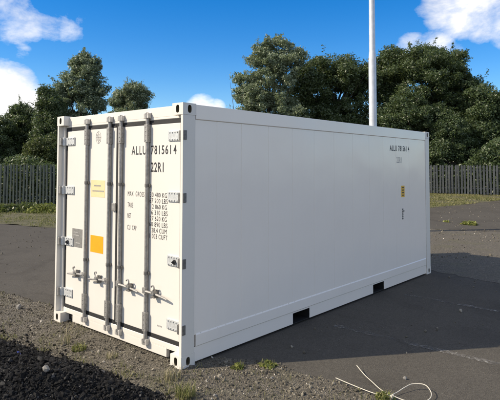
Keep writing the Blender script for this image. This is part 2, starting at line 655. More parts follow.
vl = [(-28, -.8), (-20, 2.35), (-14.3, 4.25), (-11.4, 4.85), (-9.6, 6.4), (-10, 11), (-14, 13), (-17.0, 10.9), (-28, 6.4)]
q = patchy(scatter(vl, 26000), 1.0, -.15)
v, f = blades(np.c_[q, np.zeros(len(q))], .075, .008, .8)
tag(link('verge_grass', npmesh('verge_grass', v, f, 'grass_mix'), (0, 0, 0)), 'rough short grass on the strip before the dark green fence', 'grass', kind='stuff')
vr = [(-12, 18.6), (-9, 17.6), (-5.9, 20.4), (-5.3, 24.5), (-5.0, 28.5), (-2, 32.2), (6, 36.0), (6, 37.0), (-13, 32.8)]
q = patchy(scatter(vr, 40000), .7, -.1)
v, f = blades(np.c_[q, np.zeros(len(q))], .07, .012, 1.0)
tag(link('verge_grass', npmesh('verge_grass', v, f, 'dry_grass'), (0, 0, 0)), 'dry yellowish grass strip below the grey fence', 'grass', kind='stuff')

def seen(q, m=.15):
    r = np.c_[q[:, 0] - CAM.x, q[:, 1] - CAM.y, np.full(len(q), -CAM.z + .15)]
    zf = r @ np.array(fw)
    px, py = 250 + FPX * (r @ np.array(rt)) / zf, 141.76 - FPX * (r @ np.array(up)) / zf
    return (zf > .3) & (px > -500 * m) & (px < 500 * (1 + m)) & (py < 400 * (1 + m))


# loose stones
fr = [(-9, -1.2), (-9, .45), (-5.5, .14), (-3.0, .35), (-1.5, .42), (0, .45), (.3, .62), (.55, .78), (.95, .72), (1.3, .78), (1.86, .74), (2.6, .5), (2.8, -.6), (.8, -1.4)]
q = scatter(fr, 34000)
q = q[seen(q)][:19000]
sz = np.clip(RNG.lognormal(math.log(.0056), .5, len(q)), .003, .020)
v, f = rocks(np.c_[q, sz * .25], sz)
tag(link('loose_gravel', npmesh('loose_gravel', v, f, 'pebble'), (0, 0, 0)), 'loose brown and grey gravel in front of the white container', 'gravel', kind='stuff')
reg = [(-4, 7), (4.5, 8.5), (5, 15.2), (-1, 16), (-5, 13)]
q = np.concatenate([patchy(scatter(reg, 5200), .8, .1), patchy(scatter([(-16, .4), (-2.6, .4), (-2.6, 4), (-12, 4.7)], 700), 1.0, .3), patchy(scatter([(.2, .8), (3.4, .6), (5, 7), (.1, 6)], 260), 1.0, .4),
                    scatter([(-10, 15), (-2, 15), (4, 30), (-5, 29), (-6, 20)], 1200)])
sz = np.clip(RNG.lognormal(math.log(.009), .5, len(q)), .004, .035)
v, f = rocks(np.c_[q, sz * .3], sz)
tag(link('loose_gravel', npmesh('loose_gravel', v, f, 'pebble'), (0, 0, 0)), 'pale stones scattered over the open asphalt', 'gravel', kind='stuff')

# worn parking lines
for (y, x0, x1) in ((2.19, .35, 2.6), (4.21, .3, 4.4)):
    tag(sheet('worn_road_marking', [(x0, y - .05), (x1, y - .05), (x1, y + .05), (x0, y + .05)], .001, 'worn_line'), kind='structure')

# ------------------------------------------------------------------ heap of black planings
HX0, HX1, HY0, HY1 = -7.0, 1.3, -3.6, -.1


def smooth(a, b, x):
    t_ = np.clip((x - a) / (b - a), 0, 1)
    return t_ * t_ * (3 - 2 * t_)


def wob(x, y):
    return (np.sin(x * 2.1 + .4) * np.sin(y * 2.7 + 1.1) + .6 * np.sin(x * 4.7 + y * 3.1) + .4 * np.sin(x * 9.1 - y * 7.3 + 2))


def heap(x, y):
    w_ = wob(x, y)
    foot = -.47 + .14 * np.clip(x, -4, 0) + .07 * w_ * .6
    # right-hand end of the heap curves back towards the viewer
    d1 = foot - y
    d2 = .40 - x - np.clip(-.5 - y, 0, 3) * .02 + .05 * w_
    d3 = y + 3.3
    d4 = x + 6.8
    d = np.minimum(np.minimum(d1 * .95, d2 * .9), np.minimum(d3, d4))
    h = .26 * smooth(0, 1.25, d) + .07 * smooth(0, .22, d) + .03 * w_ * smooth(.05, .5, d)
    return np.where(d > 0, h, -.03)


nx, ny = 230, 110
xs, ys = np.linspace(HX0, HX1, nx), np.linspace(HY0, HY1, ny)
gx, gy = np.meshgrid(xs, ys)
gz = heap(gx, gy) + RNG.normal(0, .006, gx.shape)
gv = np.stack([gx, gy, gz], -1).reshape(-1, 3)
idx = np.arange(nx * ny).reshape(ny, nx)
gf = np.stack([idx[:-1, :-1], idx[:-1, 1:], idx[1:, 1:], idx[1:, :-1]], -1).reshape(-1, 4)
gf = gf[(gv[gf][:, :, 2] > -.029).any(1)]
plan = link('planings_heap', npmesh('planings_heap', gv, gf, 'planings'), (0, 0, 0))
tag(plan, 'low heap of crumbly black road planings in front of the container doors', 'heap', kind='stuff')
q = RNG.uniform((HX0, HY0), (HX1 - .3, HY1), (420000, 2))
q = q[seen(q, .5)]
h = heap(q[:, 0], q[:, 1])
dcam = np.hypot(q[:, 0] - CAM.x, q[:, 1] - CAM.y)
keep = np.flatnonzero((h > .0) & (q[:, 1] > -2.9) & (q[:, 0] > -6))
near = seen(q[keep], .06)
keep = np.concatenate([keep[near][:25000], keep[~near][:8500]])
q, h = q[keep], h[keep]
sz = np.clip(RNG.lognormal(math.log(.0058), .58, len(q)), .0025, .027)
v, f = rocks(np.c_[q, h + sz * .35], sz, .7, .32)
ch = link('planings_lumps', npmesh('planings_lumps', v, f, 'planings'), (0, 0, 0), plan)
ch['kind'] = 'stuff'
q = RNG.uniform((-4.5, -1.2), (.9, -.1), (3000, 2))
q = q[(heap(q[:, 0], q[:, 1]) < 0) & (q[:, 1] < -.30 - .45 * RNG.uniform(0, 1, len(q)) ** .6)]
sz = np.clip(RNG.lognormal(math.log(.010), .5, len(q)), .005, .03)
v, f = rocks(np.c_[q, sz * .4], sz, .7, .26)
ch = link('strewn_lumps', npmesh('strewn_lumps', v, f, 'planings'), (0, 0, 0), plan)
ch['kind'] = 'stuff'

# ------------------------------------------------------------------ the refrigerated container
W, L, H = 2.438, 6.058, 2.591
BOX = empty('shipping_container', (-W / 2, L / 2, 0))
tag(BOX, 'white refrigerated shipping container with closed double doors on gravel', 'container')


def X(u):
    return u - W


KD = (3.3981 + .081) / 3.3981


def on_door(u, z):
    """sightings taken on the frame plane, moved back on to the recessed door leaf"""
    return CAM.x + (X(u) - CAM.x) * KD, CAM.z + (z - CAM.z) * KD


DY = .082          # door face
# corner castings with their oval holes


def casting(name, x0, y0, z0):
    """x0,y0,z0 = low corner; 0.162 x 0.178 x 0.118; holes in the end faces and the side faces"""
    w_, d_, h_ = .162, .178, .118
    mb, holes = MB(), []

    def face(o, a, b, w2, h2, n):
        cx, cy, rx, ry, N = w2 / 2, h2 / 2, .0255, .040, 20
        k = len(mb.v)
        ins, outs = [], []
        for j in range(N):
            an = 2 * math.pi * (j + .5) / N
            c_, s_ = math.cos(an), math.sin(an)
            px = rx * math.copysign(abs(c_) ** .75, c_)
            py = ry * math.copysign(abs(s_) ** .75, s_)
            ins.append((cx + px, cy + py))
            m_ = min(w2 / 2 / (abs(c_) + 1e-9), h2 / 2 / (abs(s_) + 1e-9))
            outs.append([cx + c_ * m_, cy + s_ * m_])
        for corner in ((0, 0), (w2, 0), (w2, h2), (0, h2)):
            j = min(range(N), key=lambda i: (outs[i][0] - corner[0]) ** 2 + (outs[i][1] - corner[1]) ** 2)
            outs[j] = list(corner)
        P = lambda p, dd=0: Vector(o) + Vector(a) * p[0] + Vector(b) * p[1] - Vector(n) * dd
        mb.v += [tuple(P(p)) for p in ins] + [tuple(P(p)) for p in outs]
        for j in range(N):
            j2 = (j + 1) % N
            mb.f.append((k + j, k + j2, k + N + j2, k + N + j))
        hb_ = MB().add([P(p, .075) for p in ins] + [P(p, .0006) for p in ins], [tuple(range(N))] + [(j, (j + 1) % N, (j + 1) % N + N, j + N) for j in range(N)])
        holes.append(hb_)

    ends = y0 if y0 < 1 else y0 + d_
    sgn = -1 if y0 < 1 else 1
    face((x0, ends, z0), (1, 0, 0), (0, 0, 1), w_, h_, (0, sgn, 0))
    sx = x0 + w_ if x0 > -1 else x0
    face((sx, y0, z0), (0, 1, 0), (0, 0, 1), d_, h_, (1 if x0 > -1 else -1, 0, 0))
    # remaining faces
    x1, y1, z1 = x0 + w_, y0 + d_, z0 + h_
    ox = x0 if x0 > -1 else x1
    oy = y1 if y0 < 1 else y0
    mb.add([(ox, y0, z0), (ox, y1, z0), (ox, y1, z1), (ox, y0, z1)], [(0, 1, 2, 3)])
    mb.add([(x0, oy, z0), (x1, oy, z0), (x1, oy, z1), (x0, oy, z1)], [(0, 1, 2, 3)])
    mb.add([(x0, y0, z1), (x1, y0, z1), (x1, y1, z1), (x0, y1, z1)], [(0, 1, 2, 3)])
    mb.add([(x0, y0, z0), (x1, y0, z0), (x1, y1, z0), (x0, y1, z0)], [(0, 1, 2, 3)])
    o = mb.build(name, 'casting_paint', BOX)
    for hb_ in holes:
        hb_.build('twistlock_hole', 'hole_shade', o)


for x0 in (-W, -.162):
    for y0 in (0, L - .178):
        for z0 in (0, H - .118):
            casting('corner_casting', x0, y0, z0)

# corner posts (door end: outer flange with a hinge recess)
for sgn, xo in ((1, -W), (-1, 0)):
    P = [(.003, .004), (.037, .004), (.037, .062), (.086, .062), (.086, .17), (.003, .17)]
    MB().prism([(xo + sgn * a, b) for a, b in P], 2, .118, H - .118).build('corner_post', 'frame_paint', BOX, bevel=.003)
    P = [(.003, L - .17), (.14, L - .17), (.14, L - .004), (.003, L - .004)]
    MB().prism([(xo + sgn * a, b) for a, b in P], 2, .118, H - .118).build('corner_post', 'frame_paint', BOX, bevel=.004)
# header over the doors
hd = MB().prism([(.079, H - .012), (.079, 2.474), (.17, 2.474), (.17, H - .012)], 0, -W + .1622, -.1622)
hd.prism([(.079, 2.4738), (.079, 2.452), (.086, 2.445), (.17, 2.445), (.17, 2.4738)], 0, -W + .0865, -.0865)
hd.build('door_header', 'frame_paint', BOX, bevel=.003)
# threshold below the doors, with its two lifting notches
sill = MB()
prof = [(.085, .172), (.079, .166), (.079, .1185), (.17, .1185), (.17, .172)]
sill.prism(prof, 0, -W + .0865, -.0865)
sill.prism([(.079, .1183), (.079, .110), (.17, .110), (.17, .1183)], 0, -W + .1622, -.1622)
low = [(.079, .1098), (.079, .026), (.085, .020), (.17, .020), (.17, .1098)]
sill.prism(low, 0, -W + .315, -.315)
sill.build('door_sill', 'frame_paint', BOX, bevel=.003)
for xa, xb in ((-W + .163, -W + .314), (-.314, -.163)):
    MB().box(xa, xb, .12, .168, .022, .109).build('lifting_notch', 'black_steel', BOX)

# sides: rails, panels, kick strip
SEAMS = [.172, .485, .869, 1.341, 1.812, 2.295, 2.781, 3.281, 3.776, 4.233, 4.691, 5.203, 5.886]
PK = ((1.824, 2.184), (3.874, 4.234))
for sgn, xo in ((-1, 0), (1, -W)):
    fx = lambda d: xo + sgn * d
    MB().prism([(fx(.003), H - .008), (fx(.003), 2.437), (fx(.011), 2.430), (fx(.08), 2.430), (fx(.08), H - .008)], 1, .1785, L - .1785).build('top_rail', 'white_paint', BOX, bevel=.003)
    for a, b in zip(SEAMS[:-1], SEAMS[1:]):
        x_a, x_b = sorted((fx(.0115 + random.uniform(-.0007, .0007)), fx(.06)))
        MB().box(x_a, x_b, a + .0011, b - .0011, .285, 2.4295).build('side_panel', 'white_paint', BOX, bevel=.0016, seg=1)
    x_a, x_b = sorted((fx(.014), fx(.05)))
    MB().box(x_a, x_b, .173, L - .173, .30, 2.42).build('seam_backing', 'white_paint', BOX)
    MB().prism([(fx(.0115), .297), (fx(.003), .284), (fx(.003), .176), (fx(.012), .166), (fx(.07), .166), (fx(.07), .284)], 1, .196, L - .196).build('kick_strip', 'white_paint', BOX, bevel=.0025)
    # lower rail between the fork pockets
    ys_ = [.1785, PK[0][0], PK[0][1], PK[1][0], PK[1][1], L - .1785]
    rail = MB()
    for i in (0, 2, 4):
        xa, xb = sorted((fx(.014), fx(.021)))
        rail.box(xa, xb, ys_[i], ys_[i + 1], .022, .1655)
    for a, b in PK:
        xa, xb = sorted((fx(.014), fx(.021)))
        rail.box(xa, xb, a, b, .150, .1655)
    rail.build('bottom_rail', 'white_paint', BOX, bevel=.003)
    # rivets and scuffed fixings along the kick strip
    rv = MB()
    for i in range(46):
        y = .26 + i * .122
        z = .292 + random.uniform(-.003, .003)
        xa, xb = sorted((fx(.0035), fx(.014)))
        rv.box(xa, xb, y - .004, y + .004, z - .003, z + .003)
    r_ = rv.build('rivet_row', 'frame_paint', BOX, bevel=.002)
    r_['kind'] = 'stuff'
for a, b in PK:
    fp = MB()
    fp.box(-W + .0215, -.0215, a - .006, a, .024, .149).box(-W + .0215, -.0215, b, b + .006, .024, .149).box(-W + .0215, -.0215, a, b, .1435, .1495).box(-W + .0215, -.0215, a, b, .018, .024)
    fp.build('fork_pocket', 'black_steel', BOX)
MB().box(-W + .165, -.165, .02 + .17, L - .19, .167, .22).build('floor', 'underside', BOX)
for i in range(18):
    y = .35 + i * .315
    if any(a - .08 < y < b + .08 for a, b in PK):
        continue
    MB().box(-W + .102, -.102, y - .03, y + .03, .05, .166).build('crossmember', 'black_steel', BOX)
MB().box(-W + .081, -.081, .171, L - .171, H - .05, H - .014).build('roof', 'white_paint', BOX, bevel=.004)
# machinery end (faces away)
MB().box(-W + .141, -.141, L - .16, L - .05, .12, H - .12).build('end_wall', 'white_paint', BOX, bevel=.004)
mu = MB().box(-W + .30, -.30, L - .0499, L - .012, .25, 2.2).build('cooling_unit', 'galvanised', BOX, bevel=.006)
MB().tube([(-1.219, L - .0121, 1.45), (-1.219, L - .004, 1.45)], .36, 32).build('fan_grille', 'galvanised_dark', mu)

# doors
BARS = [1.213 - .593, 1.213 - .1130, 1.213 + .1130, 1.213 + .593]
doors = []
for (u0, u1) in ((.128, 1.199), (1.239, 2.310)):
    d = MB().box(X(u0), X(u1), DY, DY + .07, .215, 2.402).build('door', 'door_paint', BOX, bevel=.006)
    doors.append(d)
    gk = MB()
    gl, gr_ = (.041, .019) if u0 < 1 else (.019, .041)
    gk.box(X(u0 - gl), X(u0 - .0005), DY + .003, DY + .06, .1725, 2.444)
    gk.box(X(u1 + .0005), X(u1 + gr_), DY + .003, DY + .06, .1725, 2.444)
    gk.box(X(u0), X(u1), .0803, DY + .06, .1725, .2145)
    gk.box(X(u0), X(u1), .0803, DY + .06, 2.4025, 2.444)
    gk.build('gasket', 'rubber', d)
MB().box(X(1.2183), X(1.2197), DY + .02, DY + .06, .1726, 2.442).build('centre_seal', 'rubber', BOX)
# latch box bridging the two leaves
xx, zz = on_door(1.303, 1.502)
MB().box(xx - .034, xx + .034, DY - .022, DY + .0, zz - .045, zz + .045).build('door_overlap_latch', 'galvanised', BOX, bevel=.005)

BY = .057
for i, u in enumerate(BARS):
    x = X(u)
    dr = doors[0] if i < 2 else doors[1]
    mb = MB().tube([(x, BY, .115), (x, BY, 2.515)], .0210, 16)
    bar = mb.build('locking_bar', 'galvanised', BOX, smooth=True)
    # long anti-rack housings at both ends, closed on three sides
    for (z0, z1) in ((2.215, 2.405), (.225, .425)):
        b = MB().box(x - .027, x + .027, BY - .026, DY - .001, z0, z1)
        for k in range(4):
            zk = z0 + .025 + k * (z1 - z0 - .05) / 3
            for s_ in (-1, 1):
                b.tube([(x + s_ * .026, BY, zk), (x + s_ * .032, BY, zk)], .007, 8)
            b.tube([(x, BY - .030, zk), (x, BY - .025, zk)], .007, 8)
        b.build('bar_housing', 'galvanised', bar, bevel=.005)
    # cams and keepers on header and sill
    for zc, zs, yk in ((2.497, 1, .077), (.118, -1, .077)):
        k = MB()
        k.box(x - .040, x - .020, yk - .046, yk + .004, zc - .028, zc + .028)
        k.box(x + .020, x + .040, yk - .046, yk + .004, zc - .028, zc + .028)
        k.box(x - .040, x + .040, yk - .006, yk + .003, zc - .036 * 1, zc + .036)
        k.build('cam_keeper', 'keeper_metal', bar, bevel=.003)
        c_ = MB().prism([(x - .017, zc - .03), (x + .017, zc - .03), (x + .021, zc), (x + .012, zc + .026 * zs + .01), (x - .015, zc + .024)], 1, yk - .048, BY + .010)
        c_.tube([(x, BY, zc - zs * .10), (x, BY, zc)], .0218, 12)
        c_.build('cam', 'galvanised', bar, bevel=.002)
    for zc in (1.755, .83):
        gmb = MB().tube([(x, BY, zc - .018), (x, BY, zc + .018)], .0250, 14)
        gmb.box(x - .038, x + .038, BY + .004, DY - .001, zc - .016, zc + .016)
        gmb.build('bar_guide', 'galvanised_dark', bar, bevel=.0015)
    # handle with hub, bent grip, retainer and catch
    s_ = -1 if i < 2 else 1
    z = .650
    hb = MB()
    hb.box(x - .026, x + .026, BY - .030, BY - .012, z - .030, z + .030)
    hb.tube([(x, BY - .036, z), (x, BY - .010, z)], .013, 10)
    n_ = 9
    pts = [(x + s_ * (.02 + .35 * k / (n_ - 1)), BY - .022 + .010 * math.sin(k / (n_ - 1) * math.pi), z - .004 - .030 * (k / (n_ - 1)) ** 1.3) for k in range(n_)]
    hb.tube(pts, [.014, .0135, .013, .0125, .012, .0125, .0125, .011, .008], 8)
    hb.build('handle', 'galvanised', bar, smooth=True)
    rx = x + s_ * (.15 if i == 3 else .195)
    rb = MB().box(rx - .032, rx + .032, BY + .006, DY - .001, z - .050, z + .028)
    rb.box(rx - .030, rx + .030, BY - .034, DY - .001, z - .052, z - .036)
    rb.build('handle_retainer', 'galvanised_dark', bar, bevel=.003)
    a0 = .9 if i == 3 else .2
    pts = []
    for k in range(10):
        an = -1.2 + 4.1 * k / 9
        pts.append((rx + s_ * (.004 + .021 * math.cos(an) * 1.0), BY - .03 - .004 * k / 9, z + .052 + .024 * math.sin(an)))
    pts = [(rx - s_ * .012, BY - .03, z - .012), (rx - s_ * .002, BY - .032, z + .012)] + pts
    ct = MB().tube(pts, [.010, .010] + [.0078] * 10, 7)
    ct.box(rx - .022, rx + .022, BY - .038, BY - .026, z - .016, z + .018)
    ct.build('catch', 'galvanised', bar, smooth=False)


# hinges: blade with two rows of bolts, knuckle in the post recess
def hinge_mesh(sgn, post_lug):
    m = MB()
    m.box(-.02 if sgn > 0 else -.19, .19 if sgn > 0 else .02, -.013, 0, -.050, .050)
    for a in range(4):
        for zz_ in (-.036, .036):
            xc = sgn * (.045 + .040 * a)
            m.tube([(xc, -.021, zz_), (xc, -.012, zz_)], .0085, 6)
    m.tube([(sgn * -.035, -.022, -.052), (sgn * -.035, -.022, .052)], .0225, 14)
    m.box(*sorted((sgn * -.036, sgn * -.014)), -.024, -.004, -.050, .050)
    return m


for side, sgn in ((0, 1), (1, -1)):
    hm = hinge_mesh(sgn, side).mesh('hinge', 'hinge_metal', (0, 0, 0), .002)
    for k, z in enumerate((2.27, 1.65, 1.005, .367)):
        xh = X(.128 - .012) if side == 0 else X(2.310 + .012)
        o = link('hinge', hm, (xh, DY - .001, z), BOX)
        # lug of the hinge pin in the side of the post
        lug = MB().box(*sorted((xh - sgn * .040, X(0) - .003 if side == 0 else .004)), .010, .052, z - .047, z + .047)
        lug.build('hinge_lug', 'galvanised_dark' if side else 'galvanised', o, bevel=.004)
        if k == 2:
            xc = xh + sgn * .075
            MB().tube([(xc, DY - .040, z + .004), (xc + .01, DY - .032, z - .012), (xc + .002, DY - .014, z + .008)], [.018, .022, .016], 9).build('customs_seal', 'ink', o)

# ---- lettering


def lettering(text, parent, a0, a1, z0, z1, plane, mat='ink', spread=None, bold=.0):
    """text squeezed into a0..a1 x z0..z1; plane ('door', y) or ('side', x)"""
    cu = bpy.data.curves.new('lettering', 'FONT')
    cu.body = text
    cu.size = 1
    cu.space_character = spread or 1.0
    cu.offset = bold
    cu.resolution_u = 3
    tmp = bpy.data.objects.new('tmp', cu)
    COL.objects.link(tmp)
    me = bpy.data.meshes.new_from_object(tmp)
    bpy.data.objects.remove(tmp)
    co = np.array([v.co[:] for v in me.vertices])
    lo, hi = co.min(0), co.max(0)
    a = a0 + (co[:, 0] - lo[0]) / (hi[0] - lo[0]) * (a1 - a0)
    z = z0 + (co[:, 1] - lo[1]) / (hi[1] - lo[1]) * (z1 - z0)
    p = np.stack([a, np.full_like(a, plane[1]), z], 1) if plane[0] == 'door' else np.stack([np.full_like(a, plane[1]), a, z], 1)
    org = (p.min(0) + p.max(0)) / 2
    me.vertices.foreach_set('co', (p - org).astype(np.float32).ravel())
    me.materials.clear()
    me.materials.append(M[mat])
    me.update()
    o = link('lettering', me, org, parent)
    if ' ' in text or '.' in text:
        o['kind'] = 'stuff'          # small print that reads as one line
    return o


def door_text(text, parent, u0, u1, z0, z1, **kw):
    (xa, za), (xb, zb) = on_door(u0, z0), on_door(u1, z1)
    return lettering(text, parent, xa, xb, za, zb, ('door', DY - .0012), **kw)


RD, LD = doors[1], doors[0]
door_text('ALLU', RD, 1.605, 1.858, 2.080, 2.175, spread=1.25, bold=.015)
door_text('781561', RD, 1.940, 2.260, 2.080, 2.175, spread=1.2, bold=.015)
door_text('4', RD, 2.300, 2.345, 2.080, 2.175, bold=.015)
door_text('22R1', RD, 1.940, 2.148, 1.900, 2.000, spread=1.1, bold=.015)
for tx, u1, z in (('MAX  GROSS', 1.835, 1.662), ('TARE', 1.640, 1.540), ('NET', 1.605, 1.424), ('CU  CAP', 1.705, 1.298)):
    door_text(tx, RD, 1.545, u1, z - .026, z + .026, spread=1.2, mat='ink')
for k, (tx, wd) in enumerate((('30 480 KG', .27), ('67 200 LBS', .29), ('2 860 KG', .235), ('6 310 LBS', .26), ('27 620 KG', .27), ('60 890 LBS', .29), ('28.4 CUM', .24), ('1 003 CUFT', .285))):
    z = 1.664 - k * .0605
    u1 = 2.205 + (.012 if 'LBS' in tx or 'CUFT' in tx else 0)
    door_text(tx, RD, u1 - wd, u1, z - .024, z + .024, spread=1.1)
# small print near the lower hinge: too small to read, a few strokes
mb = MB()
xa, za = on_door(2.070, .350)
for k in range(4):
    mb.box(xa + k * .020, xa + k * .020 + .013, DY - .0015, DY, za - .008, za + .008)
mb.build('small_print', 'grey_ink', RD)


def door_plate(name, mat, u0, u1, z0, z1, parent, t_=.003, bevel=0):
    (xa, za), (xb, zb) = on_door(u0, z0), on_door(u1, z1)
    return MB().box(xa, xb, DY - t_, DY + .001, za, zb).build(name, mat, parent, bevel=bevel)


door_plate('warning_label', 'cream_sheet', .815, 1.105, 1.597, 1.793, LD, .0015)
mb = MB()
for row, (w0, w1) in enumerate(((.88, 1.02), (.85, 1.07))):
    u = w0
    while u < w1:
        w_ = random.uniform(.012, .024)
        (xa, za), (xb, zb) = on_door(u, 1.722 - row * .062), on_door(u + w_, 1.738 - row * .062)
        mb.box(xa, xb, DY - .003, DY - .001, za, zb)
        u += w_ + .006
mb.build('small_print', 'grey_ink', LD)['kind'] = 'stuff'
door_plate('orange_placard', 'orange_sheet', .822, 1.085, .955, 1.150, LD, .002)
door_plate('data_plate', 'plate_metal', .418, .640, .976, 1.197, LD, .004, .001)
mb = MB()
for (u, z, w_) in ((.45, 1.145, .10), (.45, 1.11, .13), (.50, 1.02, .10)):
    (xa, za), (xb, zb) = on_door(u, z), on_door(u + w_, z + .012)
    mb.box(xa, xb, DY - .006, DY - .0035, za, zb)
mb.build('plate_engraving', 'grey_ink', LD)['kind'] = 'stuff'
# round emblem in an oval outline
xc, zc = on_door(.957, 2.293)
mb = MB()
N = 28
for rx, rz in ((.052, .072), (.030, .045)):
    pts = [(xc + rx * math.cos(2 * math.pi * k / N), DY - .001, zc + rz * math.sin(2 * math.pi * k / N)) for k in range(N + 1)]
    mb.tube(pts, .0022, 4)
mb.box(xc - .002, xc + .002, DY - .002, DY, zc - .07, zc + .07).box(xc - .05, xc + .05, DY - .002, DY, zc - .002, zc + .002)
mb.build('emblem', 'grey_ink', LD)
# side lettering
SX = -.0100
lettering('ALLU 781561 4', BOX, 4.47, 5.21, 2.210, 2.305, ('side', SX), spread=1.15, bold=.02)
lettering('22R1', BOX, 4.715, 4.905, 2.015, 2.112, ('side', SX), mat='grey_ink', spread=1.1)
yl = MB().box(-.0125, -.0098, 4.875, 5.005, 1.440, 1.630).build('caution_label', 'yellow_sheet', BOX)
mb = MB()
for k in range(4):
    mb.box(-.0099, -.0090, 4.90, 4.98, 1.462 + k * .043, 1.478 + k * .043)
mb.build('small_print', 'ink', yl)
mb = MB()
for k in range(6):
    z = 1.065 + k * .032
    mb.box(-.0118, -.0098, 4.90, 4.90 + random.choice((.05, .075, .09)), z, z + .020)
mb.build('stencil_marks', 'ink', BOX)

# ------------------------------------------------------------------ palisade fences


def slat_mesh(h, w, mat):
    p = [(-w / 2, 0), (-w / 4, -.014), (0, -.004), (w / 4, -.014), (w / 2, 0)]
    top = [h - .055, h - .02, h, h - .02, h - .055]
    th = .004
    vs = [(x, y, .05) for x, y in p] + [(x, y, z) for (x, y), z in zip(p, top)] + [(x, y + th, .05) for x, y in p] + [(x, y + th, z) for (x, y), z in zip(p, top)]
    fs = []
    for i in range(4):
        fs += [(i, i + 1, i + 6, i + 5), (i + 11, i + 10, i + 15, i + 16), (i + 5, i + 6, i + 16, i + 15), (i, i + 10, i + 11, i + 1)]
    fs += [(0, 5, 15, 10), (4, 14, 19, 9)]
    return MB().add(vs, fs).mesh('slat', mat, (0, 0, 0))


def fence(a, b, h, pitch, w, mat, label):
    a, b = Vector((*a, 0)), Vector((*b, 0))
    root = tag(empty('palisade_fence', a), label, 'fence', 'palisade fences around the yard')
    d = (b - a)
    n = int(d.length / pitch)
    dr = d.normalized()
    rz = math.atan2(dr.y, dr.x)
    nrm = Vector((-dr.y, dr.x, 0))          # away from the yard
    sm = slat_mesh(h, w, mat)
    for i in range(n + 1):
        p = a + dr * (i * pitch)
        o = link('slat', sm, p, root)
        o.rotation_euler = (random.gauss(0, .004), random.gauss(0, .012), rz + random.gauss(0, .03))
        o.location.z += random.gauss(0, .008)
    for z in (.42, h - .42):
        c = [a - dr * .1 + nrm * .0302, b + dr * .1 + nrm * .0302]
        q_ = nrm * .05
        vs = []
        for p in c:
            vs += [p + Vector((0, 0, z)), p + q_ + Vector((0, 0, z)), p + q_ + Vector((0, 0, z + .05)), p + Vector((0, 0, z + .05))]
        MB().add(vs, [(0, 1, 2, 3), (7, 6, 5, 4), (0, 4, 5, 1), (1, 5, 6, 2), (2, 6, 7, 3), (3, 7, 4, 0)]).build('rail', mat, root)
    for i in range(int(d.length / 2.75) + 1):
        p = a + dr * (i * 2.75) + nrm * .14
        MB().box(p.x - .05, p.x + .05, p.y - .05, p.y + .05, -.05, h - .1).build('post', mat, root)
    return root


fence((-32.5, 3.75), (-11.0, 12.73), 2.0, .200, .110, 'fence_green', 'dark green palisade fence behind weeds and ivy, overhung by grey-green trees')
fence((-17.5, 31.0), (7.5, 36.2), 2.02, .200, .128, 'fence_grey', 'grey palisade fence behind the dry grass strip, under dark dense trees')

# ------------------------------------------------------------------ tall pole
PX, PY = -3.57, 10.63
pole = tag(empty('light_pole', (PX, PY, 0)), 'tall pale galvanised steel pole standing behind the white container', 'pole')
MB().tube([(PX, PY, -.01), (PX, PY, 5.15), (PX, PY, 5.33), (PX, PY, 5.40)], [.116, .112, .100, .092], 24).build('base_section', 'pole_metal', pole, smooth=True)
MB().tube([(PX, PY, 5.38), (PX, PY, 10.2)], [.091, .076], 20).build('shaft', 'pole_metal', pole, smooth=True)
MB().box(PX - .05, PX + .05, PY - .116, PY - .10, .6, 1.1).build('access_door', 'pole_metal', pole, bevel=.004)


# ------------------------------------------------------------------ trees
def clump_points(cents, rads, per):
    n = len(cents)
    d = RNG.normal(size=(n * per, 3))
    d /= np.linalg.norm(d, axis=1, keepdims=True)
    r = RNG.uniform(.25, 1, (n * per, 1)) ** .45
    wobble = 1 + RNG.normal(0, .16, (n * per, 1))
    sq = np.array([[1.12, 1.12, .80]])
    p = np.repeat(cents, per, 0) + d * sq * r * wobble * np.repeat(rads, per)[:, None]
    return p, d


